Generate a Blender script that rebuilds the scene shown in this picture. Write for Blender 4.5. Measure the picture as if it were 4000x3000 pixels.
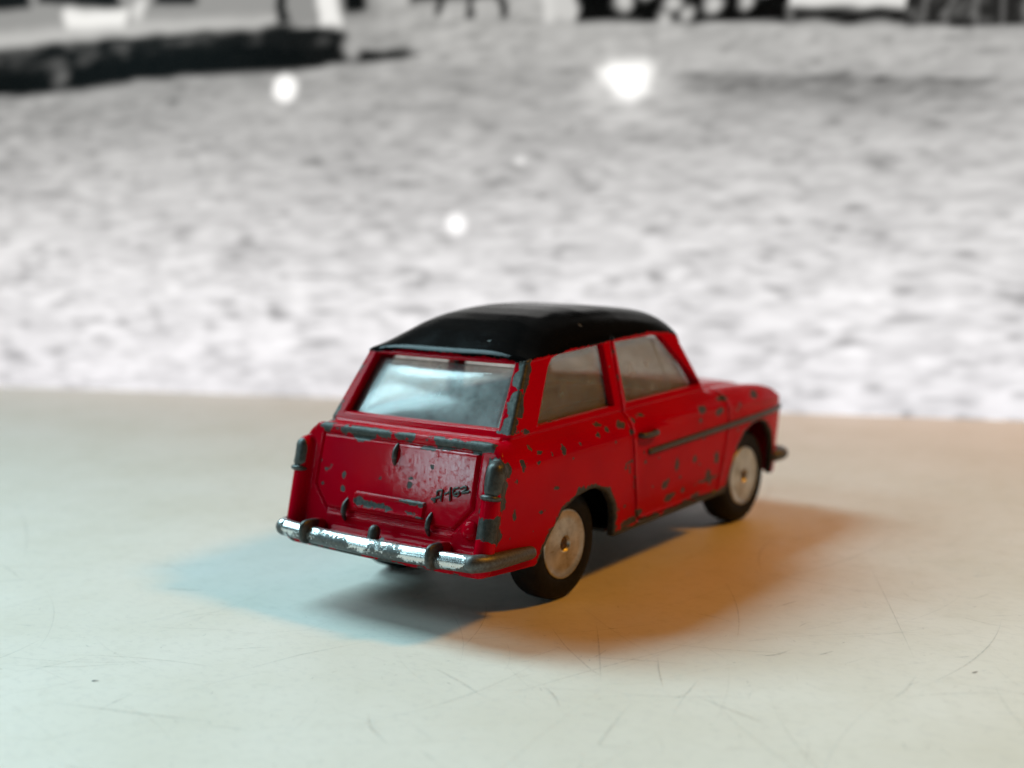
import bpy, math, random
import numpy as np
from mathutils import Matrix, Vector

# ------------------------------------------------------------------ scene, camera, light
scn = bpy.context.scene
for o in list(bpy.data.objects):
    bpy.data.objects.remove(o)
scn.render.engine = 'CYCLES'
scn.cycles.use_denoising = True
scn.cycles.max_bounces = 10
scn.cycles.transparent_max_bounces = 16
scn.cycles.sample_clamp_indirect = 6.0
vs = scn.view_settings
vs.view_transform = 'Standard'; vs.look = 'None'; vs.gamma = 1.0; vs.exposure = 0.0
vs.use_curve_mapping = False
MM = 0.001

def cam_axes(yaw, pitch, roll):
    cy, sy, cp, sp = math.cos(yaw), math.sin(yaw), math.cos(pitch), math.sin(pitch)
    f = Vector((sy*cp, cy*cp, -sp)); r = Vector((cy, -sy, 0)); u = r.cross(f)
    c, s = math.cos(roll), math.sin(roll)
    return c*r + s*u, -s*r + c*u, f
cd = bpy.data.cameras.new('camera'); cam = bpy.data.objects.new('camera', cd)
scn.collection.objects.link(cam); scn.camera = cam
R_, U_, F_ = cam_axes(-0.648371666, 0.144745304, -0.0146427456)
CAM = Vector((112.4936, -138.1360, 53.27))
cam.matrix_world = Matrix(((R_.x, U_.x, -F_.x, CAM.x*MM), (R_.y, U_.y, -F_.y, CAM.y*MM), (R_.z, U_.z, -F_.z, CAM.z*MM), (0, 0, 0, 1)))
cd.sensor_fit = 'HORIZONTAL'; cd.sensor_width = 36.0
cd.lens = 36.0*5229.9/4000.0
cd.clip_start = 0.01; cd.clip_end = 20.0
cd.dof.use_dof = True
cd.dof.focus_distance = 0.160
cd.dof.aperture_fstop = 17.5

world = bpy.data.worlds.new('World'); scn.world = world; world.use_nodes = True
bg = world.node_tree.nodes['Background']
bg.inputs[0].default_value = (0.80, 0.90, 1.0, 1); bg.inputs[1].default_value = 0.012

def area(name, loc, target, sx, sy, power, col):
    l = bpy.data.lights.new(name, 'AREA'); l.shape = 'RECTANGLE'; l.size = sx*MM; l.size_y = sy*MM
    l.energy = power; l.color = col
    o = bpy.data.objects.new(name, l); scn.collection.objects.link(o)
    o.location = Vector(loc)*MM
    o.rotation_euler = (Vector(target)-Vector(loc)).to_track_quat('-Z', 'Y').to_euler()
    return o
# the room's window, high on the left, and small added lights for rear glass and tailgate
COOL = (0.56, 0.90, 1.0)
area('window_light', (-1105, 140, 1120), (10, 5, 10), 760, 760, 31.0, COOL)
for c_ in ((-352, -272, 300), (-430, -190, 310)):
    area('sheen_light', c_, (0, -10, 20), 84, 150, 0.46, COOL)
area('sheen_light', (-262, -360, 126), (6, -14, 19), 54, 40, 0.10, COOL)  # added small light, gives the tailgate its sheen
# warm table lamp to the right
wl = bpy.data.lights.new('table_lamp', 'POINT'); wl.energy = 3.25; wl.color = (1.0, 0.40, 0.022); wl.shadow_soft_size = 0.034
wlo = bpy.data.objects.new('table_lamp', wl); scn.collection.objects.link(wlo)
wlo.location = Vector((0.605, 0.385, 0.80)).normalized()*0.47

# ------------------------------------------------------------------ helpers
rng = np.random.default_rng(7)
random.seed(5)
ZO = 0.45          # the modelled body sits this much above the drawing's datum (mm)

def link(o, parent=None):
    scn.collection.objects.link(o)
    if parent is not None: o.parent = parent
    return o

def make_mesh(name, V, Q, mat, parent=None, normals=None, attrs=None, T=None, smooth=True, mm=True):
    """V Nx3 in mm, Q quads Mx4, T tris Kx3"""
    V = np.asarray(V, np.float64)
    me = bpy.data.meshes.new(name)
    Q = np.zeros((0, 4), np.int32) if Q is None or len(Q) == 0 else np.asarray(Q, np.int32)
    T = np.zeros((0, 3), np.int32) if T is None or len(T) == 0 else np.asarray(T, np.int32)
    nf = len(Q)+len(T)
    loops = np.concatenate([Q.ravel(), T.ravel()])
    starts = np.concatenate([np.arange(len(Q))*4, len(Q)*4+np.arange(len(T))*3])
    me.vertices.add(len(V)); me.vertices.foreach_set('co', (V*(MM if mm else 1)).astype(np.float32).ravel())
    me.loops.add(len(loops)); me.loops.foreach_set('vertex_index', loops.astype(np.int32))
    me.polygons.add(nf); me.polygons.foreach_set('loop_start', starts.astype(np.int32))
    me.update(calc_edges=True); me.validate()
    if attrs:
        for k, a in attrs.items():
            at = me.attributes.new(k, 'FLOAT', 'POINT'); at.data.foreach_set('value', np.asarray(a, np.float32))
    me.polygons.foreach_set('use_smooth', np.full(len(me.polygons), smooth))
    if normals is not None:
        me.normals_split_custom_set_from_vertices([tuple(n) for n in normals])
    me.materials.append(mat)
    o = bpy.data.objects.new(name, me)
    return link(o, parent)

def _hash(ix, iy, iz, seed):
    h = (ix*374761393 + iy*668265263 + iz*2147483647 + seed*1274126177) & 0xffffffff
    h = ((h ^ (h >> 13))*1274126177) & 0xffffffff
    h = (h ^ (h >> 16)) & 0xffff
    return h/65535.0
def vnoise(x, y, z, seed=0):
    x, y, z = np.broadcast_arrays(np.asarray(x, float), np.asarray(y, float), np.asarray(z, float))
    ix, iy, iz = (np.floor(a).astype(np.int64) for a in (x, y, z))
    fx, fy, fz = x-ix, y-iy, z-iz
    fx, fy, fz = (f*f*(3-2*f) for f in (fx, fy, fz))
    r = 0
    for a in (0, 1):
        for b in (0, 1):
            for c in (0, 1):
                w = (fx if a else 1-fx)*(fy if b else 1-fy)*(fz if c else 1-fz)
                r = r + w*_hash(ix+a, iy+b, iz+c, seed)
    return r*2-1
def fbm(x, y, z, seed=0, n=3):
    r = 0; a = 1.0
    for i in range(n):
        r = r + a*vnoise(x*2**i, y*2**i, z*2**i, seed+i*17); a *= .5
    return r

class Spl:
    """smoothed table through points"""
    def __init__(s, pts, sig=0.6):
        xs, ys = np.array(pts, float).T
        s.x = np.linspace(xs[0]-3, xs[-1]+3, 1200)
        # linear extrapolated table, then gaussian smoothing
        y = np.interp(s.x, xs, ys)
        y = np.where(s.x < xs[0], ys[0]+(s.x-xs[0])*(ys[1]-ys[0])/(xs[1]-xs[0]), y)
        y = np.where(s.x > xs[-1], ys[-1]+(s.x-xs[-1])*(ys[-1]-ys[-2])/(xs[-1]-xs[-2]), y)
        dx = s.x[1]-s.x[0]; n = max(1, int(3*sig/dx)); k = np.exp(-.5*(np.arange(-n, n+1)*dx/sig)**2); k /= k.sum()
        yp = np.concatenate([y[0]+(np.arange(-n, 0))*(y[1]-y[0]), y, y[-1]+np.arange(1, n+1)*(y[-1]-y[-2])])
        s.y = np.convolve(yp, k, 'valid')
    def __call__(s, v): return np.interp(v, s.x, s.y)

def smax(a, b, k):
    h = np.maximum(k-np.abs(a-b), 0)/k
    return np.maximum(a, b)+h*h*k*.25
def smin(a, b, k): return -smax(-a, -b, k)
def poly_sd(px, py, poly):
    """signed distance to polygon, negative inside"""
    P = np.array(poly, float); d = np.full(px.shape, 1e9); ins = np.zeros(px.shape, bool)
    j = len(P)-1
    for i in range(len(P)):
        ax_, ay_ = P[i]; bx, by = P[j]
        ex, ey = bx-ax_, by-ay_; wx, wy = px-ax_, py-ay_
        t = np.clip((wx*ex+wy*ey)/(ex*ex+ey*ey), 0, 1)
        d = np.minimum(d, (wx-ex*t)**2+(wy-ey*t)**2)
        c = ((ay_ > py) != (by > py))
        with np.errstate(divide='ignore', invalid='ignore'):
            ins ^= c & (px < (bx-ax_)*(py-ay_)/((by-ay_) if by != ay_ else 1e-9)+ax_)
        j = i
    d = np.sqrt(d)
    return np.where(ins, -d, d)
def line_d(px, py, pts):
    d = np.full(px.shape, 1e9)
    for (ax_, ay_), (bx, by) in zip(pts[:-1], pts[1:]):
        ex, ey = bx-ax_, by-ay_
        t = np.clip(((px-ax_)*ex+(py-ay_)*ey)/(ex*ex+ey*ey), 0, 1)
        d = np.minimum(d, (px-ax_-ex*t)**2+(py-ay_-ey*t)**2)
    return np.sqrt(d)
def caps(x, y, z, a, b, r):
    a = np.array(a, float); b = np.array(b, float); e = b-a
    t = np.clip(((x-a[0])*e[0]+(y-a[1])*e[1]+(z-a[2])*e[2])/(e@e), 0, 1)
    return np.sqrt((x-a[0]-e[0]*t)**2+(y-a[1]-e[1]*t)**2+(z-a[2]-e[2]*t)**2)-r

def surface_net(fn, lo, hi, h, mirror_x=True):
    """sparse-evaluated surface net of a signed distance field; x mirrored about 0"""
    lo = np.array(lo, float); hi = np.array(hi, float)
    B = 8
    n = (np.ceil((hi-lo)/h/B).astype(int))*B+1
    ax_ = [lo[i]+h*np.arange(n[i]) for i in range(3)]
    nb = (n-1)//B
    bc = np.stack(np.meshgrid(*[lo[i]+h*B*(np.arange(nb[i])+.5) for i in range(3)], indexing='ij'), -1).reshape(-1, 3)
    f = fn(bc[:, 0], bc[:, 1], bc[:, 2])
    F = np.repeat(np.repeat(np.repeat(f.reshape(nb), B, 0), B, 1), B, 2)
    F = np.pad(F, ((0, 1),)*3, mode='edge').astype(np.float32)
    act = np.argwhere(np.abs(f).reshape(nb) < h*B*1.55)
    loc = np.stack(np.meshgrid(*[np.arange(B+1)]*3, indexing='ij'), -1).reshape(-1, 3)
    for c in range(0, len(act), 1500):
        idx = (act[c:c+1500, None, :]*B+loc[None]).reshape(-1, 3)
        P = lo+idx*h
        F[idx[:, 0], idx[:, 1], idx[:, 2]] = fn(P[:, 0], P[:, 1], P[:, 2])
    if mirror_x:
        F = np.concatenate([F[:0:-1], F], 0); lo = lo.copy(); lo[0] = -(n[0]-1)*h
    S = F < 0
    nx, ny, nz = F.shape
    c8 = [(a, b, c) for a in (0, 1) for b in (0, 1) for c in (0, 1)]
    sl = lambda A, o: A[o[0]:nx-1+o[0], o[1]:ny-1+o[1], o[2]:nz-1+o[2]]
    cnt = sum(sl(S, o).astype(np.int8) for o in c8)
    cells = np.argwhere((cnt > 0) & (cnt < 8))
    vid = np.full((nx-1, ny-1, nz-1), -1, np.int32); vid[cells[:, 0], cells[:, 1], cells[:, 2]] = np.arange(len(cells))
    val = {o: F[cells[:, 0]+o[0], cells[:, 1]+o[1], cells[:, 2]+o[2]].astype(float) for o in c8}
    acc = np.zeros((len(cells), 3)); w = np.zeros(len(cells))
    for o in c8:
        for k in range(3):
            if o[k] == 0:
                q = list(o); q[k] = 1; q = tuple(q)
                a, b = val[o], val[q]; m = (a < 0) != (b < 0)
                t = np.where(m, a/np.where(m, a-b, 1), 0)
                p = np.array(o, float)[None]+np.zeros((len(cells), 3)); p[:, k] = t
                acc[m] += p[m]; w[m] += 1
    V = lo+(cells+acc/w[:, None])*h
    quads = []
    for k in range(3):
        i, j = [(1, 2), (2, 0), (0, 1)][k]
        A = S; Bm = np.roll(S, -1, k)
        cr = np.argwhere(A != Bm)
        ok = (cr[:, k] < F.shape[k]-1) & (cr[:, i] > 0) & (cr[:, j] > 0) & (cr[:, i] < F.shape[i]-1) & (cr[:, j] < F.shape[j]-1)
        cr = cr[ok]
        def g(di, dj):
            q = cr.copy(); q[:, i] -= di; q[:, j] -= dj
            return vid[q[:, 0], q[:, 1], q[:, 2]]
        Q = np.stack([g(1, 1), g(0, 1), g(0, 0), g(1, 0)], 1)
        inside = S[cr[:, 0], cr[:, 1], cr[:, 2]]
        Q[~inside] = Q[~inside][:, ::-1]
        quads.append(Q)
    Q = np.concatenate(quads)
    fe = (lambda x, y, z: fn(np.abs(x), y, z)) if mirror_x else fn
    e = h*.5
    for it in range(2):
        d = fe(V[:, 0], V[:, 1], V[:, 2])
        G = np.stack([(fe(V[:, 0]+e*(k == 0), V[:, 1]+e*(k == 1), V[:, 2]+e*(k == 2))-fe(V[:, 0]-e*(k == 0), V[:, 1]-e*(k == 1), V[:, 2]-e*(k == 2)))/(2*e) for k in range(3)], 1)
        gl = np.maximum(np.linalg.norm(G, axis=1), .3)
        if it == 0:
            V = V-G*(np.clip(d/gl/gl, -.5*h, .5*h))[:, None]
    Nn = G/np.maximum(np.linalg.norm(G, axis=1), 1e-6)[:, None]
    return V, Q, Nn

# ------------------------------------------------------------------ materials
def mat(name):
    m = bpy.data.materials.new(name); m.use_nodes = True
    nt = m.node_tree; nt.nodes.clear()
    out = nt.nodes.new('ShaderNodeOutputMaterial')
    return m, nt, out
class NT:
    def __init__(s, nt): s.nt = nt
    def n(s, t, **kw):
        nd = s.nt.nodes.new(t)
        for k, v in kw.items():
            if k.startswith('_'): setattr(nd, k[1:], v)
        return nd
    def val(s, sock, v):
        if hasattr(v, 'is_linked') or isinstance(v, bpy.types.NodeSocket): s.nt.links.new(v, sock)
        else: sock.default_value = v
    def math(s, op, a, b=0.0, c=None):
        nd = s.nt.nodes.new('ShaderNodeMath'); nd.operation = op
        s.val(nd.inputs[0], a); s.val(nd.inputs[1], b)
        if c is not None: s.val(nd.inputs[2], c)
        return nd.outputs[0]
    def ramp(s, x, a, b, lo=0.0, hi=1.0, smooth=False):
        nd = s.nt.nodes.new('ShaderNodeMapRange'); nd.interpolation_type = 'SMOOTHSTEP' if smooth else 'LINEAR'
        s.val(nd.inputs['Value'], x); nd.inputs['From Min'].default_value = a; nd.inputs['From Max'].default_value = b
        nd.inputs['To Min'].default_value = lo; nd.inputs['To Max'].default_value = hi
        return nd.outputs[0]
    def mix(s, f, a, b):
        nd = s.nt.nodes.new('ShaderNodeMix'); nd.data_type = 'RGBA'
        s.val(nd.inputs[0], f); s.val(nd.inputs[6], a); s.val(nd.inputs[7], b)
        return nd.outputs[2]
    def coords(s, scale=1000.0, sv=None):
        tc = s.nt.nodes.new('ShaderNodeTexCoord'); mp = s.nt.nodes.new('ShaderNodeMapping')
        mp.inputs['Scale'].default_value = sv or (scale,)*3
        s.nt.links.new(tc.outputs['Object'], mp.inputs['Vector']); return mp.outputs[0]
    def noise(s, vec, scale, detail=2.0, rough=.5, dist=0.0):
        nd = s.nt.nodes.new('ShaderNodeTexNoise'); s.nt.links.new(vec, nd.inputs['Vector'])
        nd.inputs['Scale'].default_value = scale; nd.inputs['Detail'].default_value = detail
        nd.inputs['Roughness'].default_value = rough; nd.inputs['Distortion'].default_value = dist
        return nd.outputs['Fac']
    def attr(s, name):
        nd = s.nt.nodes.new('ShaderNodeAttribute'); nd.attribute_name = name; return nd.outputs['Fac']
    def bump(s, height, dist, strength=1.0, normal=None):
        nd = s.nt.nodes.new('ShaderNodeBump'); nd.inputs['Strength'].default_value = strength; nd.inputs['Distance'].default_value = dist
        s.val(nd.inputs['Height'], height)
        if normal is not None: s.nt.links.new(normal, nd.inputs['Normal'])
        return nd.outputs[0]
    def bsdf(s, **kw):
        nd = s.nt.nodes.new('ShaderNodeBsdfPrincipled')
        for k, v in kw.items(): s.val(nd.inputs[k.replace('_', ' ')], v)
        return nd.outputs[0]

ZINC = (0.17, 0.175, 0.17, 1)
def mat_paint():
    m, nt, out = mat('enamel_paint'); k = NT(nt); v = k.coords()
    chip = k.attr('chip'); blk = k.attr('black')
    n1 = k.noise(v, 1.7, 4.0, .6); n2 = k.noise(v, 5.0, 2.0, .6)
    d = k.math('ADD', chip, k.math('MULTIPLY', k.math('SUBTRACT', n1, .5), 1.0))
    d = k.math('ADD', d, k.math('MULTIPLY', k.math('SUBTRACT', n2, .5), .25))
    # scattered pin-head chips
    vor = k.n('ShaderNodeTexVoronoi'); nt.links.new(v, vor.inputs['Vector']); vor.inputs['Scale'].default_value = .34
    vor.inputs['Randomness'].default_value = 1.0
    sep = k.n('ShaderNodeSeparateColor'); nt.links.new(vor.outputs['Color'], sep.inputs[0])
    rad = k.ramp(sep.outputs[0], .45, 1.0, -.06, .16)
    pin = k.math('SUBTRACT', rad, vor.outputs['Distance'])
    pin = k.math('ADD', pin, k.math('MULTIPLY', k.math('SUBTRACT', n2, .5), .12))
    mk = k.math('MAXIMUM', k.ramp(d, -.035, .035), k.ramp(pin, -.012, .012))
    mb = k.ramp(k.math('ADD', blk, k.math('MULTIPLY', k.math('SUBTRACT', n1, .5), .7)), -.05, .05)
    big = k.noise(v, .12, 2.0)
    sv0 = k.coords(sv=(300, 900, 900))
    red = k.mix(k.ramp(big, .35, .65), (0.54, 0.0005, 0.010, 1), (0.46, 0.0005, 0.012, 1))
    base = k.mix(mb, red, k.mix(k.ramp(k.noise(sv0, 1.0, 5.0, .75, .5), .58, .75, 0, .4), (0.0035, 0.0037, 0.004, 1), (0.016, 0.013, 0.009, 1)))
    zn = k.mix(k.ramp(k.noise(v, 2.2, 3.0, .7), .3, .7), (0.046, 0.048, 0.045, 1), (0.105, 0.108, 0.101, 1))
    base = k.mix(mk, base, zn)
    # handling scratches in the gloss
    sv = k.coords(sv=(900, 900, 260))
    scr = k.noise(sv, 3.2, 5.0, .75, .6)
    rr = k.math('ADD', k.ramp(scr, .50, .76, .07, .17), k.math('MULTIPLY', mb, k.ramp(k.noise(v, .35, 4.0, .7), .35, .7, .02, .12)))
    rough = k.math('ADD', k.math('MULTIPLY', rr, k.math('SUBTRACT', 1.0, mk)), k.math('MULTIPLY', mk, .46))
    sf = k.math('MULTIPLY', k.attr('scuff'), k.ramp(k.noise(v, 1.3, 5.0, .75, .8), .40, .56))
    rough = k.math('ADD', rough, k.math('MULTIPLY', sf, .15))
    pe = k.noise(v, .55, 2.0, .5)
    b1 = k.bump(pe, .00010, .09)
    b2 = k.bump(scr, .00003, .35, b1)
    b3 = k.bump(k.math('ADD', k.math('MULTIPLY', mk, -1.0), k.math('MULTIPLY', k.math('MULTIPLY', n2, mk), .7)), .00006, .9, b2)
    s = k.bsdf(Base_Color=base, Roughness=rough, Metallic=k.math('MULTIPLY', mk, .55), Normal=b3, Specular_IOR_Level=k.ramp(sf, 0, 1, .045, 1.0))
    nt.links.new(s, out.inputs[0]); return m
def mat_silver():
    """silvered bumper, plating flaked down to bare zinc"""
    m, nt, out = mat('worn_silver_plating'); k = NT(nt); v = k.coords()
    chip = k.attr('chip')
    n1 = k.noise(v, 1.5, 4.0, .62); n2 = k.noise(v, 6.0, 2.0)
    d = k.math('ADD', chip, k.math('MULTIPLY', k.math('SUBTRACT', n1, .5), 2.6))
    d = k.math('ADD', d, k.math('MULTIPLY', k.math('SUBTRACT', n2, .5), .8))
    mk = k.ramp(d, -.05, .05)
    zn = k.mix(k.ramp(k.noise(v, 2.5, 3.0, .7), .3, .7), (0.07, 0.074, 0.072, 1), (0.17, 0.175, 0.17, 1))
    base = k.mix(mk, (0.74, 0.75, 0.74, 1), zn)
    rough = k.math('ADD', k.ramp(mk, 0, 1, .26, .45), k.math('MULTIPLY', k.math('SUBTRACT', n2, .5), .25))
    b = k.bump(k.math('ADD', k.math('MULTIPLY', mk, -1.0), k.math('MULTIPLY', n2, .35)), .00006, .8)
    s = k.bsdf(Base_Color=base, Roughness=rough, Metallic=k.ramp(mk, 0, 1, 1.0, .55), Normal=b)
    nt.links.new(s, out.inputs[0]); return m
def mat_zinc():
    m, nt, out = mat('bare_zinc_casting'); k = NT(nt); v = k.coords()
    zn = k.mix(k.ramp(k.noise(v, 2.0, 3.0, .7), .3, .7), (0.046, 0.048, 0.045, 1), (0.105, 0.108, 0.101, 1))
    red = k.ramp(k.math('ADD', k.noise(v, .9, 3.0, .6), k.math('MULTIPLY', k.attr('chip'), -.5)), .60, .63)
    base = k.mix(red, zn, (0.45, 0.004, 0.011, 1))
    b = k.bump(k.noise(v, 4.0, 3.0, .6), .00008, .6)
    s = k.bsdf(Base_Color=base, Roughness=.42, Metallic=k.ramp(red, 0, 1, .55, 0.0), Normal=b)
    nt.links.new(s, out.inputs[0]); return m
def mat_hub():
    m, nt, out = mat('turned_aluminium'); k = NT(nt); v = k.coords()
    c = k.mix(k.ramp(k.noise(v, .55, 4.0, .65), .35, .7), (0.62, 0.61, 0.56, 1), (0.38, 0.36, 0.31, 1))
    c = k.mix(k.ramp(k.noise(v, 2.4, 3.0, .7), .60, .72), c, (0.22, 0.17, 0.11, 1))
    b = k.bump(k.noise(v, 6.0, 3.0, .6), .00003, .4)
    s = k.bsdf(Base_Color=c, Roughness=.40, Metallic=.92, Normal=b)
    nt.links.new(s, out.inputs[0]); return m
def mat_simple(name, col, rough, metal=0.0, scale=1.5, var=.35, bump=.00005, spec=.5):
    m, nt, out = mat(name); k = NT(nt); v = k.coords()
    n = k.noise(v, scale, 3.0, .6)
    c2 = tuple(c*(1-var) for c in col[:3])+(1,)
    c = k.mix(k.ramp(n, .35, .65), col, c2)
    b = k.bump(k.noise(v, scale*3, 3.0, .6), bump, .6)
    s = k.bsdf(Base_Color=c, Roughness=k.ramp(n, .3, .7, rough-.06, rough+.08), Metallic=metal, Normal=b, Specular_IOR_Level=spec)
    nt.links.new(s, out.inputs[0]); return m
def mat_glass():
    m, nt, out = mat('aged_clear_plastic'); k = NT(nt); v = k.coords()
    tr = k.n('ShaderNodeBsdfTransparent'); tr.inputs[0].default_value = (0.90, 0.885, 0.85, 1)
    gl = k.n('ShaderNodeBsdfGlossy'); gl.inputs['Color'].default_value = (1, 1, 1, 1)
    wav = k.noise(v, .06, 1.0, .4)
    b = k.bump(wav, .0010, .35)
    b = k.bump(k.noise(v, 1.6, 3.0, .6), .00002, .4, b)
    nt.links.new(b, gl.inputs['Normal'])
    dust = k.noise(v, .5, 5.0, .7)
    gl.inputs['Roughness'].default_value = .16
    lw = k.n('ShaderNodeLayerWeight'); nt.links.new(b, lw.inputs['Normal'])
    fr = k.math('ADD', .055, k.math('MULTIPLY', k.math('POWER', lw.outputs['Facing'], 5.0), .9))
    mx = k.n('ShaderNodeMixShader'); nt.links.new(fr, mx.inputs[0])
    nt.links.new(tr.outputs[0], mx.inputs[1]); nt.links.new(gl.outputs[0], mx.inputs[2])
    df = k.n('ShaderNodeBsdfDiffuse'); df.inputs[0].default_value = (0.40, 0.41, 0.40, 1)
    vor = k.n('ShaderNodeTexVoronoi'); nt.links.new(v, vor.inputs['Vector']); vor.inputs['Scale'].default_value = .9
    sep = k.n('ShaderNodeSeparateColor'); nt.links.new(vor.outputs['Color'], sep.inputs[0])
    pit = k.ramp(k.math('SUBTRACT', k.ramp(sep.outputs[1], .55, 1.0, -.05, .14), vor.outputs['Distance']), -.02, .03)
    hz = k.ramp(dust, .30, .72, .13, .33)
    g2 = k.n('ShaderNodeBsdfGlossy'); g2.inputs['Color'].default_value = (1, 1, 1, 1); g2.inputs['Roughness'].default_value = .42
    nt.links.new(b, g2.inputs['Normal'])
    mg = k.n('ShaderNodeMixShader'); nt.links.new(k.ramp(dust, .3, .7, .03, .10), mg.inputs[0]); nt.links.new(mx.outputs[0], mg.inputs[1]); nt.links.new(g2.outputs[0], mg.inputs[2])
    mx = mg
    m2 = k.n('ShaderNodeMixShader'); nt.links.new(hz, m2.inputs[0])
    nt.links.new(mx.outputs[0], m2.inputs[1]); nt.links.new(df.outputs[0], m2.inputs[2])
    dk = k.n('ShaderNodeBsdfDiffuse'); dk.inputs[0].default_value = (0.02, 0.02, 0.02, 1)
    m3 = k.n('ShaderNodeMixShader'); nt.links.new(k.math('MULTIPLY', pit, .75), m3.inputs[0])
    nt.links.new(m2.outputs[0], m3.inputs[1]); nt.links.new(dk.outputs[0], m3.inputs[2])
    nt.links.new(m3.outputs[0], out.inputs[0]); return m
def mat_table():
    m, nt, out = mat('cream_laminate'); k = NT(nt); v = k.coords()
    fl = k.coords(sv=(560, 900, 900))
    a = k.noise(v, .035, 4.0, .6); b = k.noise(fl, 1.1, 4.0, .7, .4); c = k.noise(v, .28, 5.0, .68)
    base = k.mix(k.ramp(a, .35, .65), (0.84, 0.80, 0.735, 1), (0.77, 0.725, 0.64, 1))
    base = k.mix(k.ramp(b, .50, .78, 0, .42), base, (0.61, 0.58, 0.545, 1))
    base = k.mix(k.ramp(c, .54, .76, 0, .24), base, (0.63, 0.585, 0.52, 1))
    bp = k.bump(b, .00005, .35)
    s = k.bsdf(Base_Color=base, Roughness=k.ramp(c, .3, .7, .42, .60), Normal=bp, Specular_IOR_Level=.30)
    nt.links.new(s, out.inputs[0]); return m
def mat_scratch():
    m, nt, out = mat('scuff_mark'); k = NT(nt); v = k.coords()
    df = k.n('ShaderNodeBsdfDiffuse'); df.inputs[0].default_value = (0.10, 0.10, 0.10, 1)
    tr = k.n('ShaderNodeBsdfTransparent')
    mx = k.n('ShaderNodeMixShader')
    f = k.math('MULTIPLY', k.attr('ink'), k.ramp(k.noise(v, 2.0, 3.0, .7), .30, .65))
    nt.links.new(f, mx.inputs[0]); nt.links.new(tr.outputs[0], mx.inputs[1]); nt.links.new(df.outputs[0], mx.inputs[2])
    nt.links.new(mx.outputs[0], out.inputs[0]); return m
def mat_screen():
    """backlit display panel showing a black-and-white picture"""
    m, nt, out = mat('lit_display_panel'); k = NT(nt); v = k.coords()
    g = k.attr('tone')
    gr = k.math('ADD', g, k.math('MULTIPLY', k.math('SUBTRACT', k.noise(v, 1.2, 3.0, .7), .5), .03))
    cc = k.n('ShaderNodeCombineColor')
    sx = k.n('ShaderNodeSeparateXYZ'); nt.links.new(v, sx.inputs[0])
    for i, (a_, b_) in enumerate(((1.0, 1.0), (.975, .985), (1.0, .945))): nt.links.new(k.math('MULTIPLY', gr, k.ramp(sx.outputs[2], 0, 95, a_, b_)), cc.inputs[i])
    s = k.bsdf(Base_Color=(0.003, 0.003, 0.003, 1), Roughness=.35, Specular_IOR_Level=.08, Emission_Color=cc.outputs[0], Emission_Strength=SCREEN)
    m.cycles.emission_sampling = 'NONE'
    nt.links.new(s, out.inputs[0]); return m
SCREEN = 0.98

M_PAINT = mat_paint(); M_SILVER = mat_silver(); M_ZINC = mat_zinc(); M_HUB = mat_hub(); M_GLASS = mat_glass()
M_TYRE = mat_simple('black_rubber', (0.011, 0.011, 0.012, 1), .66, 0, 1.2, .3, .00006, .18)
M_STEEL = mat_simple('dull_tin', (0.14, 0.14, 0.135, 1), .5, .6)
M_RUST = mat_simple('rusty_axle_end', (0.16, 0.10, 0.06, 1), .55, .5, 1.5, .6)
M_LENS = mat_simple('silvered_lamp', (0.55, 0.55, 0.54, 1), .35, .8)
M_TABLE = mat_table(); M_SCR = mat_scratch(); M_SCREEN = mat_screen()

# ------------------------------------------------------------------ the table top
def box_mesh(name, lo, hi, m, parent=None, bev=0.0):
    x0, y0, z0 = lo; x1, y1, z1 = hi
    V = [(x0, y0, z0), (x1, y0, z0), (x1, y1, z0), (x0, y1, z0), (x0, y0, z1), (x1, y0, z1), (x1, y1, z1), (x0, y1, z1)]
    Q = [(0, 3, 2, 1), (4, 5, 6, 7), (0, 1, 5, 4), (1, 2, 6, 5), (2, 3, 7, 6), (3, 0, 4, 7)]
    return make_mesh(name, V, Q, m, parent, smooth=False)
table = box_mesh('table_top', (-420, -330, -18), (420, 330, 0), M_TABLE)
table['kind'] = 'structure'; table['label'] = 'cream laminate table top with fine grey scratches'

def strips(specs, name, parent):
    """flat scuff marks: (points, width, ink)"""
    V, Q, ink = [], [], []
    for pts, w, a in specs:
        P = np.array(pts, float); n = len(P)
        T = np.gradient(P, axis=0); T /= np.linalg.norm(T, axis=1)[:, None]+1e-9
        Nn = np.stack([-T[:, 1], T[:, 0]], 1)
        ww = w*np.sin(np.linspace(.12, math.pi-.12, n))**.7
        b = len(V)
        for i in range(n):
            for s_ in (-.5, .5):
                q = P[i]+Nn[i]*ww[i]*s_; V.append((q[0], q[1], .025+.004*(len(ink) % 7))); 
        for i in range(n): ink += [a*math.sin(.25+(math.pi-.5)*i/(n-1))]*2
        for i in range(n-1): Q.append((b+2*i, b+2*i+1, b+2*i+3, b+2*i+2))
    return make_mesh(name, V, Q, M_SCR, parent, attrs={'ink': ink})
specs = []
def arc(x, y, ang, L, bend, n=12):
    out = []; px, py, a = x, y, ang
    for i in range(n):
        out.append((px, py)); px += math.cos(a)*L/n; py += math.sin(a)*L/n; a += bend/n
    return out
for i in range(1500):
    # more of them in the foreground where hands and toys slide
    x = random.uniform(-170, 115); y = random.uniform(-95, 95)
    L = random.choice((2, 3, 4, 6, 9, 14, 22, 34))*random.uniform(.6, 1.3)
    specs.append((arc(x, y, random.choice((random.uniform(0, 6.28), .65+random.uniform(-.5, .5))), L, random.uniform(-.8, .8)), random.uniform(.05, .22), random.uniform(.06, .30)))
for i in range(1100):
    x = random.uniform(-120, 100); y = random.uniform(-95, 70)
    specs.append((arc(x, y, random.uniform(0, 6.28), random.uniform(.3, 1.4), random.uniform(-1.5, 1.5), 5), random.uniform(.05, .13), random.uniform(.15, .6)))
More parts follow.
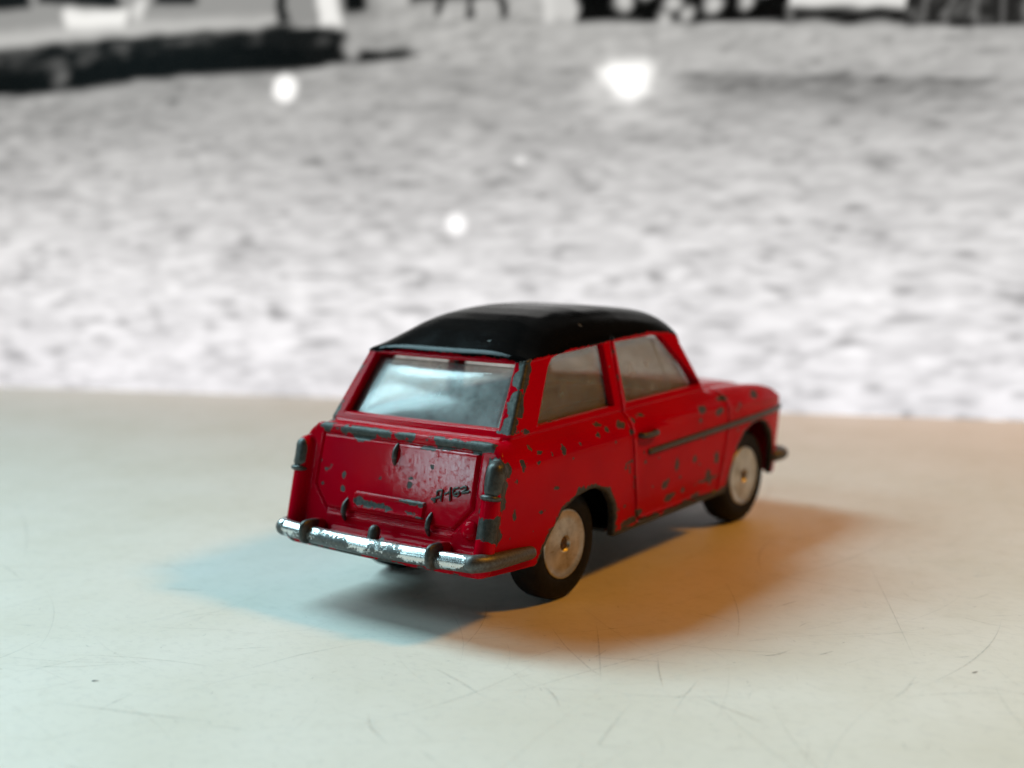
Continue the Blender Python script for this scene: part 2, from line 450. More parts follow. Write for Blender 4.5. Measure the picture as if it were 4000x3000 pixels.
for pts, w, a in (
    (((-10.9, -53.3), (-10.1, -52.8)), .62, 1.3), (((67.4, 3.9), (67.8, 5.0)), .40, 1.0),
    (((45.3, -4.0), (46.8, -3.6), (47.6, -2.2), (48.0, -0.1)), .38, .85),
    (((36.4, -10.8), (38.8, -14.6), (42.4, -19.6)), .22, .7),
    (((41.5, -24.7), (42.7, -29.4), (44.5, -35.5), (45.2, -35.4), (47.8, -34.1)), .40, .5),
    (((45.4, -18.8), (50.1, -20.2), (54.0, -21.2), (56.0, -22.2)), .50, .48),
    (((18.7, -7.9), (25.9, -14.2), (32.6, -18.9), (35.2, -20.1)), .24, .6),
    (((-23.9, -56.3), (-16.6, -52.1), (-10.8, -46.3)), .30, .45), (((-10.4, -60.1), (1.3, -56.2), (10.1, -53.0)), .70, .30),
    (((.2, -42.7), (2.2, -34.0), (5.5, -26.1)), .34, .45), (((16.7, -28.1), (23.5, -30.3), (27.9, -32.2)), .42, .42),
    (((29.4, -16.1), (34.2, -13.7), (41.6, -10.8)), .28, .5), (((44.5, -22.0), (44.9, -18.7), (44.0, -15.2)), .35, .4),
    (((63.1, -9.5), (63.4, -5.0), (62.7, .3)), .45, .35), (((39.5, 13.2), (40.7, 17.5)), .30, .6), (((-32.6, -26.3), (-26.5, -23.2)), .30, .7),
    (((51.3, -.4), (52.2, 2.1)), .25, .6), (((20.8, -42.5), (23.5, -45.0), (28.6, -47.6)), .55, .35),
):
    w, a = w*.8, a*(.40 if len(pts) > 2 else .7)
    P = np.array(pts); t = np.linspace(0, len(P)-1, 14)
    specs.append((np.stack([np.interp(t, np.arange(len(P)), P[:, 0]), np.interp(t, np.arange(len(P)), P[:, 1])], 1), w, a))
strips(specs, 'scuff_marks', table)['kind'] = 'stuff'

# ------------------------------------------------------------------ the printed backdrop
A0 = np.array((-229.53, 73.37)); UD = np.array((0.93847, 0.34536)); ND = np.array((0.34536, -0.93847))
def print_tone(u, v):
    """black-and-white picture: rippled water, quay and moored boats along the top"""
    sc = 1.0-.35*np.clip((v-20)/60, 0, 1)
    rip = fbm(u/6.5/sc+.5*fbm(u/30, v/20, 0, 91, 2), v/2.1/sc, 0, 3, 2)
    fine = fbm(u/5.2, v/1.5, 0, 11, 2)
    low = fbm(u/40, v/18, 0, 23, 2)
    mixv = np.clip((v-8)/70, 0, 1)
    base = .875-.47*np.clip((v-26)/54, 0, 1)
    amp = .40-.22*np.clip((v-30)/40, 0, 1)
    t = base-amp*np.clip(rip-.22, 0, 1)-.05*np.clip(-rip, 0, 1)+.15*fine*(base/.87)+.05*low
    # shaded lee of the far jetty on the right
    yl = 79.3-(u-192)*.058
    st = np.clip((u-188)/15, 0, 1)*np.clip((285-u)/40, 0, 1)
    dv = yl-v
    t = t-st*.24*np.where(dv > 0, np.exp(-dv/5.5), np.exp(dv/.5))
    t = t+np.where(v > yl+.5, .07, 0)*np.clip((u-115)/20, 0, 1)*(1-np.clip((v-yl-8)/4, 0, 1)*.3)
    u0, v0 = u, v
    u = u+1.5*fbm(u0/9, v0/5, 0, 51, 2); v = v+.55*fbm(u0/7, v0/5, 0, 57, 2)
    def inp(poly): return poly_sd(u, v, poly)
    def put(t, sd, val, soft=.5):
        m = np.clip(.5-sd/soft/2, 0, 1); return t*(1-m)+val*m
    n1 = fbm(u/5, v/2.2, 0, 41, 2)
    # far waterfront, right
    t = put(t, inp([(160, 96), (160, 93.0), (290, 85.2), (290, 140), (160, 140)]), .62, .8)
    dark = inp([(168.2, 92.1), (219.4, 89.4), (219.4, 140), (168.2, 140)]); t = put(t, dark, .002, .6)
    for (x, y, r) in ((178.6, 96, 2.0), (190.9, 95.2, 1.6), (194.4, 92.9, 1.3), (200, 94.8, 1.9), (208, 95, 1.6), (188.8, 91.6, 1.4), (184, 99, 2), (213, 99, 2.5)):
        t = put(t, np.hypot(u-x, (v-y)*.9)-r, .6, .9)
    t = put(t, inp([(219.4, 93.2), (244.5, 91.9), (244.5, 140), (219.4, 140)]), .80, .6)
    t = put(t, inp([(219.4, 93.0), (219.4, 89.3), (244.6, 87.9), (290, 85.0), (290, 90.4), (244.5, 91.6)]), .012, .8)
    m = (u > 244) & (v > 88.1-(u-244)*.07); t = np.where(m, .02+.07*np.clip(n1, 0, 1)+.10*(np.sin(u*1.15) > .75), t)
    # pilings in the middle
    for x, y in ((134.4, 95.4), (141.9, 94.4), (149.8, 93.6)):
        t = put(t, np.maximum(np.abs(u-x)-1.0, y-v), .012, .5)
    t = put(t, np.maximum(np.abs(u-140)-12, 99.0-v), .005, .6)
    t = put(t, np.maximum(np.abs(u-161)-1.2, 92-v), .7, .7)
    # quay and hull on the left
    t = put(t, inp([(-80, 92), (7.7, 93.3), (50.7, 94.4), (90.9, 95.1), (118, 95), (118, 140), (-80, 140)]), .33, .6)
    t = put(t, inp([(-80, 91), (7.7, 93.2), (50.7, 94.6), (90.9, 95.3), (90.9, 97.4), (50.9, 97.8), (7.9, 97.0), (-80, 95)]), .55, 1.2)
    hull = inp([(-80, 89), (7.7, 93.0), (18.7, 93.4), (50.7, 94.4), (90.9, 95.1), (109.9, 93.0), (112.8, 88.3), (126.4, 86.9), (124.5, 85.7), (106.4, 84.8), (90.4, 83.4), (70.6, 83.7), (50, 82.8), (28.6, 80.8), (6.6, 79.9), (-80, 77)])
    t = put(t, hull, .006+.09*np.clip(n1, 0, 1), .6)
    hd = inp([(-80, 85), (7, 86), (27.5, 85.2), (30.5, 87.4), (50.4, 89.6), (90.7, 90.5), (106.5, 86.4), (106.4, 85.1), (90.4, 83.7), (70.6, 83.9), (50, 82.9), (28.7, 80.9), (6.6, 80.2), (-80, 77)])
    t = put(t, hd, .001, .8)
    t = put(t, inp([(98, 84.6), (112, 85.2), (129, 86.6), (126, 88.0), (110, 88.6), (98, 90)]), .004, .8)
    t = put(t, inp([(28, 102.2), (47.7, 101.2), (46.9, 96.9), (29.4, 97.1)]), .95, .9)
    t = put(t, np.hypot(u-51.2, (v-101)*.8)-2.4, .75, .9)
    t = put(t, inp([(-80, 104), (18, 102.8), (18, 140), (-80, 140)]), .004, .6)
    t = put(t, inp([(20, 104), (45.6, 101.9), (45.6, 140), (20, 140)]), .004, .6)
    t = put(t, inp([(55, 101.8), (68, 101.3), (68, 140), (55, 140)]), .005, .6)
    t = put(t, np.maximum(np.abs(u-92.4)-1.6, 95.2-v), .004, .6)
    t = put(t, np.maximum(np.abs(u-98)-3.5, 95.5-v), .30, .6)
    t = put(t, np.maximum(np.abs(u-104.5)-2.9, 94.4-v), .92, .7)
    t = put(t, np.maximum(np.abs(u-112)-3.0, 97.6-v), .003, .6)
    t = put(t, np.hypot(u-26, (v-84.6)*.8)-1.8, .16, 1.4)
    t = put(t, np.hypot(u-111.3, (v-88.4)*.7)-1.7, .45, 1.2)
    u, v = u0+.4*fbm(u0/3, v0/3, 0, 5, 2), v0
    # sparkles of light on the water
    t = put(t, np.hypot(u-92.3, v-79.3)-3.3, 1.22, .7)
    t = put(t, inp([(174.5, 80.6), (178, 82.2), (185, 82.0), (187.2, 80.4), (185.4, 76.6), (182.4, 73.9), (179.4, 75.0)]), 1.22, 2.0)
    g = np.exp(-((u-180)/8.5)**2-((v-77)/5.5)**2)*.35; t = t+g
    t = put(t, np.hypot(u-137.5, v-44.7)-2.7, 1.22, .8)
    t = put(t, np.hypot(u-154.4, (v-59.9)*1.2)-1.3, .95, .9); t = t-.22*np.exp(-((u-154.4)/3.5)**2-((v-58.2)/.9)**2)
    t = t-.25*np.exp(-((u-23.3)/1.6)**2-((v-37.9)/1.0)**2)
    t = np.where(v > 112, t*.15+.03, t)      # unseen top of the picture, darkened to keep the roof's reflection dark
    return np.clip(t, .001, 1.25)
us = np.arange(-260, 325, .9); vs_ = np.arange(0, 255, .9)  # unseen width and height sized to block window light from the table
UU, VV = np.meshgrid(us, vs_, indexing='ij')
tone = print_tone(UU, VV).ravel()
nu, nv = UU.shape
front = np.stack([A0[0]+UD[0]*UU, A0[1]+UD[1]*UU, VV], -1).reshape(-1, 3)
idx = np.arange(nu*nv).reshape(nu, nv)
Qf = np.stack([idx[:-1, :-1], idx[1:, :-1], idx[1:, 1:], idx[:-1, 1:]], -1).reshape(-1, 4)
scr = make_mesh('display_screen', front, Qf, M_SCREEN, attrs={'tone': tone}, smooth=False)
# slim panel housing behind the lit face
hb = [(A0[0]+UD[0]*u-ND[0]*w, A0[1]+UD[1]*u-ND[1]*w, v) for w in (.4, 7.0) for u, v in ((us[0]-.5, 0), (us[-1]+.5, 0), (us[-1]+.5, vs_[-1]+.5), (us[0]-.5, vs_[-1]+.5))]
make_mesh('panel_housing', hb, [(0, 1, 2, 3), (7, 6, 5, 4), (0, 4, 5, 1), (1, 5, 6, 2), (2, 6, 7, 3), (3, 7, 4, 0)], M_STEEL, scr, smooth=False)
scr['label'] = 'bright screen showing a black and white harbour picture behind the red car'
scr['category'] = 'screen'

# ------------------------------------------------------------------ the toy car
car = bpy.data.objects.new('toy_car', None); link(car)
car.empty_display_size = .02
car['label'] = 'chipped red die-cast toy estate car with black roof on the cream table'
car['category'] = 'toy car'

T0 = Spl([(-6, 31.65), (-4.95, 32.05), (-4.5, 32.25), (-3.5, 32.7), (-2, 33.38), (0, 34.25), (3, 35.35), (6, 36.0), (10, 36.4), (14, 36.55), (20, 36.35), (24, 35.95), (27, 35.6), (30, 35.2), (31.8, 34.8), (33.2, 34.15), (35, 33.1), (37, 31.6)], .4)
E0 = Spl([(-6, 31.35), (-4, 31.55), (6, 32.1), (15, 32.4), (26, 32.6), (30, 32.2), (33.5, 31.3), (37, 30.0)], 1.0)
SEC = Spl([(3, 16.4), (6, 16.6), (10, 17.0), (14, 17.15), (17, 17.2), (19.2, 17.15), (20.3, 16.95), (21.2, 16.45), (21.9, 15.8), (22.5, 14.9), (24, 12)], .35)
PLAN = Spl([(-21, 1.0), (-17, .55), (-13, .2), (-6, 0), (30, 0), (48, .05), (55, .2), (59, .5), (62, 1.0), (64, 1.8), (66, 3.4)], .9)
FEN = Spl([(34, 22.35), (42, 22.2), (48, 21.95), (53, 21.5), (56, 21.1), (59, 20.3), (61, 19.3), (62.8, 17.8), (64, 16.2), (66, 12)], .8)
NOSE = Spl([(4, 62.0), (8, 63.0), (9.5, 62.9), (11, 62.7), (14, 63.6), (16.5, 64.5), (18.5, 63.6), (20.5, 61.0), (23, 56)], .7)
DOOR_LINE = [(15.3, 32.2), (15.1, 22.6), (14.7, 19.8), (15.2, 14.0), (16.0, 8.2), (16.6, 7.2), (17.8, 6.85), (38.6, 6.75), (39.6, 7.3), (42.3, 16.3), (42.3, 18.5), (41.2, 21.8)]
WIN_Q = [(-4.4, 23.3), (.2, 30.3), (1.2, 31.1), (2.6, 31.45), (13.3, 31.75), (13.5, 23.4)]
WIN_F = [(16.5, 23.4), (16.3, 31.75), (27.0, 31.75), (28.6, 31.3), (29.8, 30.2), (36.8, 23.9), (36.5, 23.4)]
WIN_R = [(-12.9, 23.5), (-11.7, 30.85), (11.7, 30.85), (12.9, 23.5)]
WIN_W = [(-13.0, 23.4), (-11.4, 31.2), (11.4, 31.2), (13.0, 23.4)]
ARCH_R = [(10.6, 0), (10.6, 8.6), (10.0, 10.8), (8.5, 12.6), (6.6, 13.5), (4.6, 13.8), (1.5, 13.4), (-1.7, 12.2), (-4.3, 9.8), (-6.9, 6.3), (-9.5, 2.5), (-9.5, 0)]
ARCH_F = [(42.2, 0), (42.6, 6.5), (44.2, 10.6), (45.8, 12.9), (48, 14.7), (50.7, 15.6), (53.6, 15.75), (56, 14.9), (57.8, 13.1), (58.8, 11), (59.0, 8), (59, 0)]
TGP = [(-13.15, 21.15), (13.15, 21.15), (13.3, 14.6), (10.7, 11.8), (-10.7, 11.8), (-13.3, 14.6)]

def tail_plane(y, z): return -.96453*(y+13.5)+.26398*(z-21.2)
def tail_y(z): return -13.5+.27369*(z-21.2)
def roof_top(ax, y):
    t = T0(y); return t-(t-E0(y))*np.clip(ax/13.4, 0, 1.2)**4.8
def outer_sdf(ax, y, z):
    d_side = (ax-SEC(z)+PLAN(y))
    top = np.where(y > 30, FEN(y)+.45*(1-(ax/11.5)**2)*np.clip((y-38)/6, 0, 1)*(ax < 11.5)-.45*np.exp(-((ax-12.2)/.9)**2)*np.clip((y-41)/4, 0, 1), 22.3)
    d_top = (z-top)*.96
    tp = tail_plane(y, z)
    shelf_y = -18.7+.0035*ax*ax
    shelf = smax(smax(shelf_y-y, z-9.1-.25*(y+17), .5), 6.9-z+.02*(y+18), .4)
    d_rear = smin(tp, shelf, 1.1)
    d_front = (y-NOSE(z)+.0035*ax*ax)*.95
    low = smax(smax(smax(d_side, d_top, .9), d_rear, .7), d_front, 1.6)
    fin = caps(ax, y, z, (16.0, -14.1, 19.35), (15.95, -17.15, 8.2), 1.25)
    low = smin(low, fin, .45)
    bead = caps(ax, y, z, (0, -13.0, 21.95), (14.5, -12.8, 21.9), .45)
    low = smin(low, bead, .5)
    # greenhouse
    rt = roof_top(ax, y)
    d_s2 = (ax+.21*z-20.015)*.978
    d_s2 = d_s2-.22*np.clip((z-E0(y)+.45)/.3, 0, 1)
    d_r2 = -.8157*(y+10.4)+.5785*(z-22.75)
    d_r2 = d_r2-.60*np.clip((13.6-ax)/2.5, .25, 1)*np.clip((z-rt+.52)/.2, 0, 1)+.0016*ax*ax-.2
    d_w = .825*(y-39.6)+.565*(z-22.2)+.0062*ax*ax-.9
    d_w = d_w-.25*np.clip((z-rt+1.1)/.35, 0, 1)
    d_t = (z-rt)*.9
    g = smax(smax(smax(d_s2, d_r2, .5), d_w, 1.0), d_t, .38)
    g = np.maximum(g, 19-z)
    return smin(low, g, .55)
def body_sdf(ax, y, z):
    o = outer_sdf(ax, y, z)
    # engraved panel lines and raised seams
    near = ax > 11.5
    dl = line_d(y, z, DOOR_LINE)
    gr = np.where(near, .30*np.exp(-(dl/.17)**2)-.10*np.exp(-((dl-.42)/.22)**2), 0)
    back = (y < -10) & (ax < 14.9) & (z < 21.8)
    pl = np.abs(poly_sd(ax, z, TGP))
    gr = gr+np.where(back, .36*np.exp(-(pl/.18)**2), 0)
    sd = poly_sd(ax, z, TGP)
    gr = gr-np.where(back, .12*np.clip(.5-sd/.3, 0, 1), 0)
    gr = gr+np.where(back & (ax < 10.6), .14*np.exp(-((z-11.35)/.14)**2)-.10*np.exp(-((z-11.1)/.16)**2), 0)
    # belt seam and fender crease
    gr = gr+np.where((ax > 14) & (y > -11) & (y < 41), .16*np.exp(-((z-22.35)/.22)**2), 0)
    cz = 20.7-.052*(y-22)
    gr = gr-np.where((ax > 15) & (y > 18), .20*np.exp(-((z-cz)/.55)**2)*np.clip((y-18)/8, 0, 1), 0)
    # bonnet shut line
    gr = gr+np.where((z > 17) & (y > 40.5), .22*np.exp(-((ax-12.2)/.2)**2), 0)
    s = np.maximum(o+gr, -(o+1.15))
    # openings
    big = 1e3
    w = smin(poly_sd(y, z, WIN_Q)+.0, poly_sd(y, z, WIN_F), .01)
    s = smax(s, -np.where(ax > 9, w, big), .22)
    s = smax(s, -np.where((y < 2), smax(poly_sd(ax, z, WIN_R), np.full(ax.shape, -5.), .1), big), .35)
    s = smax(s, -np.where((y > 28), poly_sd(ax, z, WIN_W), big), .3)
    a = np.minimum(poly_sd(y, z, ARCH_R), poly_sd(y, z, ARCH_F))
    s = smax(s, -np.where(ax > 7.5, a, big), .28)
    bot = np.interp(y, [-22, -16, -8, -6.5, 60], [7.0, 6.75, 6.2, 5.95, 5.95])
    s = smax(s, bot-z, .25)
    return s

V, Q, N = surface_net(body_sdf, (-1.0+1.0, -21.5, 4.8), (18.2, 67, 38), 0.22)

# ---- paint wear, as distances in mm (positive = bare metal)
SC = [(-7.8, 21.2, .26, .28), (-6.4, 20.5, .47, .14), (-4.0, 19.9, .19, .19), (-1.4, 20.0, .55, .6), (2.3, 20.1, .25, .19), (.5, 18.6, .17, .16), (-6.8, 19.3, .34, .2), (-10.1, 19.7, .4, .53), (-9.9, 19.0, .23, .28), (-3.3, 15.4, .43, .29), (-11.5, 17.8, .27, .27), (-11.9, 13.7, .32, .58), (-6.5, 13.0, .58, .2), (8.0, 21.7, .6, .3), (9.2, 20.9, .42, .37), (6.8, 20.6, .41, .26), (10.6, 19.0, .24, .17), (13.0, 15.2, .25, .43), (14.1, 15.8, .57, .17), (14.0, 14.8, .16, .43), (-8.1, 10.8, .13, .08), (13.0, 9.8, .16, .17), (-7.0, 23.0, .57, .34), (-9.4, 23.2, 1.27, .11),
      (12.8, 21.0, .89, .48), (14.6, 19.8, .51, .42), (16.1, 21.2, .26, .28), (18.1, 21.5, .66, .14), (34.2, 20.1, 1.15, .57), (39.4, 19.2, 1.21, .58), (33.6, 18.6, .45, .33), (41.3, 20.9, 1.45, .39), (45.9, 19.3, .4, .32), (51.3, 20.2, 1.22, .64), (26.8, 13.2, .57, .89), (32.0, 13.1, .51, .57), (38.8, 12.2, .7, .93), (18.1, 15.0, .32, .28), (36.3, 10.1, .78, .69), (36.3, 9.3, 2.51, .28), (37.1, 8.8, .47, .39), (23.5, 10.8, .78, .58), (24.4, 11.3, .34, .29), (28.9, 9.0, .44, .42), (24.9, 8.7, 1.14, .52), (26.2, 9.0, .52, .18), (27.9, 11.1, .23, .18), (21.7, 15.1, .19, .17), (15.2, 12.7, .26, .84), (32.8, 7.4, 1.21, .38), (20.2, 11.2, .16, .14), (16.7, 8.1, .93, .57), (12.9, 9.8, .31, .17), (14.4, 7.3, 1.83, .49)]
FINC = [(-14.3, 19.6, 1.1, 1.5), (-13.2, 19.4, .9, .9), (-14.2, 17.4, .9, 1.0), (-14.3, 15.6, .75, 1.1), (-16.3, 12.7, 1.5, 1.5), (-15.6, 13.5, 1.0, .8), (-15.2, 11.6, .9, 1.0)]
TC = [(-11.8, 16.7, .35, .24), (-8.5, 16.2, .29, .38), (-11.1, 17.2, .15, .1), (-8.4, 14.5, .34, .34), (-12.1, 14.8, .23, .21), (-2.2, 16.7, .14, .27), (3.0, 17.1, .32, .17), (2.9, 16.2, .5, .46), (6.1, 18.8, .27, .36), (4.9, 20.9, .89, .2), (-13.1, 17.6, .2, .14)]
def ell(p, q, e, n=None):
    a, b, ra, rb = e
    k = np.hypot((p-a)/ra, (q-b)/rb)
    return (1-k)*min(ra, rb)+.03
def wear(V):
    x, y, z = V.T; ax = np.abs(x)
    c = np.full(len(V), -2.0)
    nz = fbm(x*.55, y*.55, z*.55, 77, 3); nz2 = fbm(x*.3, y*.3, z*.3, 31, 2)
    side = (x > 12.5)
    for e in SC: c = np.where(side, np.maximum(c, ell(y, z, e)), c)
    for e in FINC: c = np.where((x > 14.6) & (y < -11), np.maximum(c, ell(y, z, e)), c)
    # far side gets its own set
    rs = random.Random(3)
    for i in range(40):
        e = (rs.uniform(-14, 58), rs.uniform(7, 21), rs.uniform(.15, .8), rs.uniform(.15, .6))
        c = np.where(x < -12.5, np.maximum(c, ell(y, z, e)), c)
    tg = (y < -11.5) & (ax < 14.2)
    for e in TC: c = np.where(tg, np.maximum(c, ell(x, z, e)), c)
    # sill and wheel-arch rims
    sill = (7.05+.55*nz+.4*nz2)-z-.35
    c = np.where((ax > 12) & (y > 9.5) & (y < 43), np.maximum(c, sill), c)
    ar = .62+.38*nz-np.abs(np.minimum(poly_sd(y, z, ARCH_R), poly_sd(y, z, ARCH_F)*1.5+.1))
    c = np.where((ax > 12), np.maximum(c, ar*.8), c)
    # ledge under the rear window
    ld = .72+.95*nz-np.hypot((y+13.2)*.9, (z-21.95))
    ld = np.where(x < -9.6, ld-.1, ld)
    c = np.where((ax < 15.2) & (y < -11.6), np.maximum(c, ld-.1*np.exp(-((x+9)/.7)**2)*6-np.exp(-((x-3.2)/.8)**2)*.5), c)
    # rear corner pillars
    for sg, wd in ((1, 1.3), (-1, .55)):
        a = np.array((13.55*sg, -4.5, 31.3)); b = np.array((14.75*sg, -10.6, 22.7)); e = b-a
        t = np.clip(((V-a)@e)/(e@e), 0, 1); dd = np.linalg.norm(V-a-t[:, None]*e, axis=1)
        pc = wd+.6*nz-dd-.05
        if sg < 0: pc = pc-np.where((nz2 > .0), .0, .7)
        else: pc = pc-.75*np.exp(-((t-.36)/.04)**2)*(y < -6)-.6*np.exp(-((t-.70)/.03)**2)-1.3*np.clip((t-.90)/.06, 0, 1)
        c = np.maximum(c, pc)
    # front fender corners, bottom edge of the rear valance, edge above the rear glass
    fc = 1.5+.7*nz-np.linalg.norm((V-np.array((15.0, 62.2, 19.9)))*np.array((.8, 1, 1)), axis=1)
    c = np.maximum(c, fc)
    rv = .35+.5*nz-np.hypot(y+18.6, (z-7.0)*1.2)
    c = np.where((y < -15), np.maximum(c, rv*.9), c)
    bp = .12+.35*nz-np.abs(y-15.5)*1.0
    c = np.where((ax > 12.5) & (z > 22.5) & (np.abs(y-15.3) < .7) & (x > 0), np.maximum(c, bp-.25), c)
    rf = .32+.45*nz-np.hypot((y-tail_y(z)*0+5.15), 0)-0*z
    return c
chip = wear(V)
xx, yy, zz = V.T; axx = np.abs(xx)
edge = np.where(yy < -1.5, np.minimum(roof_top(axx, yy)-1.05, E0(yy)+2.0), E0(yy)-.35)
edge = E0(yy)-.30
rear_lip = np.where(yy < -2.5, roof_top(axx, yy)-.75, -1e3)
black = np.where((yy > -6.5) & (yy < 37) & (zz > 26), np.minimum(zz-edge, np.where(yy < -3.2, zz-(roof_top(axx, yy)-.70), 5)), -3.0)
# loose black overspray along the right-hand drip edge
black = black-.18*np.clip(fbm(xx*.5, yy*.35, zz*.5, 5, 2), -.5, 1)
chip = np.where(black > .25, -2.0, chip)
# nicks through the black along the rear lip
lipn = -.08+.28*fbm(xx*.7, yy, zz, 63, 3)-np.hypot((zz-(roof_top(axx, -4.75)-.35))*.9, (yy+4.85)*.8)
chip = np.where((yy < -3.6) & (zz > 30.5) & (axx < 12.8), np.maximum(chip, lipn), chip)

scuff = np.where((yy < -12), np.clip(1.5-np.hypot((xx-6.5)/6.0, (zz-18.3)/2.9), 0, 1), 0.0)
# ---- split the casting into its parts
fc_ = V[Q].mean(1); fn_ = N[Q].mean(1)
fx, fy, fz = fc_.T
roofm = (fz > E0(fy)-.25) & (fy > -6.5) & (fy < 37) & (np.where(fy < -3.0, fz > roof_top(np.abs(fx), fy)-.85, True)) & (fz > 29)
sdT = poly_sd(fx, fz, TGP)
tailm = (sdT < 0) & (fy < -11) & (fn_[:, 1] < -.2) & (np.abs(fx) < 13.4) & ~roofm
DP = DOOR_LINE+[(34.2, 31.6), (28, 32.2)]
sdD = poly_sd(fy, fz, DP)
outm = (fn_[:, 0]*np.sign(fx) > .15) & (np.abs(fx) > 12.6)
doorr = (sdD < 0) & outm & (fx > 0) & ~roofm
doorl = (sdD < 0) & outm & (fx < 0) & ~roofm
rest = ~(roofm | tailm | doorr | doorl)
def sub(name, mask, parent):
    q = Q[mask]; u, inv = np.unique(q, return_inverse=True)
    v = V[u].copy(); v[:, 2] += ZO
    return make_mesh(name, v, inv.reshape(-1, 4), M_PAINT, parent, normals=N[u], attrs={'chip': chip[u], 'black': black[u], 'scuff': scuff[u]})
body = sub('body', rest, car)
roof = sub('roof', roofm, car); roof['label'] = 'glossy black painted roof'
tail = sub('tailgate', tailm, car)
door_r = sub('door', doorr, car)
door_l = sub('door', doorl, car)

# ---- small-part builders
def tube(name, pts, r, m, parent, seg=14, attr_fn=None, rs=None, flat=1.0, up=(0, 0, 1), sub_n=6):
    P = np.array(pts, float)
    if sub_n > 1 and len(P) > 2:     # Catmull-Rom
        out = []; R2 = []
        rr = np.full(len(P), r) if rs is None else np.array(rs, float)
        for i in range(len(P)-1):
            p0, p1, p2, p3 = P[max(i-1, 0)], P[i], P[i+1], P[min(i+2, len(P)-1)]
            for t in np.arange(sub_n)/sub_n:
                out.append(.5*((2*p1)+(p2-p0)*t+(2*p0-5*p1+4*p2-p3)*t*t+(3*p1-p0-3*p2+p3)*t**3)); R2.append(rr[i]*(1-t)+rr[i+1]*t)
        out.append(P[-1]); R2.append(rr[-1]); P = np.array(out); rr = np.array(R2)
    else:
        k = max(2, int(np.linalg.norm(P[-1]-P[0])/.5)) if len(P) == 2 else len(P)
        if len(P) == 2: P = P[0]+(P[1]-P[0])*np.linspace(0, 1, k)[:, None]
        rr = np.full(len(P), r)
    T = np.gradient(P, axis=0); T /= np.linalg.norm(T, axis=1)[:, None]+1e-12
    # rounded ends
    ends = []
    for s_, e_ in ((0, -1), (len(P)-1, 1)):
        ends.append([(P[s_]+T[s_]*e_*rr[s_]*math.sin(a), rr[s_]*math.cos(a), T[s_]) for a in (.45, .9, 1.25, 1.55)])
    rings = [x for x in ends[0][::-1]]+[(P[i], rr[i], T[i]) for i in range(len(P))]+ends[1]
    Vv = []; a = np.arange(seg)*2*math.pi/seg; up = np.array(up, float)
    for p, r_, t in rings:
        s1 = np.cross(t, up); s1 /= np.linalg.norm(s1)+1e-9; s2 = np.cross(s1, t)
        Vv.append(p+np.outer(np.cos(a), s1)*r_+np.outer(np.sin(a), s2)*r_*flat)
    Vv = np.concatenate(Vv); n = len(rings); Qq = []
    for i in range(n-1):
        for j in range(seg):
            Qq.append((i*seg+j, i*seg+(j+1) % seg, (i+1)*seg+(j+1) % seg, (i+1)*seg+j))
    at = {'chip': attr_fn(Vv) if attr_fn else np.full(len(Vv), 1.0), 'black': np.full(len(Vv), -3.0)}
    Vv = Vv.copy(); Vv[:, 2] += ZO
    return make_mesh(name, Vv, np.array(Qq), m, parent, attrs=at)
def blob(name, c, r, m, parent, n=2.0, rot=0.0, seg=24, chipv=1.0):
    """super-ellipsoid"""
    th = np.linspace(-math.pi/2, math.pi/2, seg//2+1); ph = np.arange(seg)*2*math.pi/seg
    sp = lambda v, e: np.sign(v)*np.abs(v)**e
    e = 2.0/n
    TH, PH = np.meshgrid(th, ph, indexing='ij')
    X = sp(np.cos(TH), e)*sp(np.cos(PH), e)*r[0]; Y = sp(np.cos(TH), e)*sp(np.sin(PH), e)*r[1]; Z = sp(np.sin(TH), e)*r[2]
    cr, sr = math.cos(rot), math.sin(rot)      # lean about x
    Vv = np.stack([X+c[0], Y*cr-Z*sr+c[1], Y*sr+Z*cr+c[2]], -1).reshape(-1, 3)
    nr = len(th); Qq = [(i*seg+j, i*seg+(j+1) % seg, (i+1)*seg+(j+1) % seg, (i+1)*seg+j) for i in range(nr-1) for j in range(seg)]
    Vv[:, 2] += ZO
    return make_mesh(name, Vv, np.array(Qq), m, parent, attrs={'chip': np.full(len(Vv), chipv), 'black': np.full(len(Vv), -3.0)})
LEAN = -math.atan(.27369)

# tailgate furniture
tube('tailgate_handle', [(-.1, tail_y(20.9)-.05, 20.9), (-.1, tail_y(20.2)-.42, 20.2), (-.1, tail_y(19.2)-.42, 19.2), (-.1, tail_y(18.4)-.05, 18.4)], .36, M_ZINC, tail, rs=(.2, .36, .36, .2))
for sx in (-7.25, 7.05):
    tube('hinge', [(sx, tail_y(13.3)-.05, 13.3), (sx, tail_y(12.6)-.5, 12.6), (sx, tail_y(11.6)-.5, 11.6), (sx, tail_y(10.7)-.05, 10.7)], .36, M_ZINC, tail, rs=(.2, .36, .36, .18))
def plate_chip(Vv):
    x, y, z = Vv.T; c = np.full(len(Vv), -1.0)
    for e in [(-5.0, 13.4, .95, .6), (-3.4, 13.2, 1.4, .4), (-1.6, 13.2, 1.4, .35), (.1, 13.1, .6, .2), (3.7, 14.3, 1.9, .26), (5.3, 14.2, .5, .36), (3.8, 13.0, .5, .13), (5.2, 12.5, .5, .18)]:
        c = np.maximum(c, ell(x, z, e))
    return c
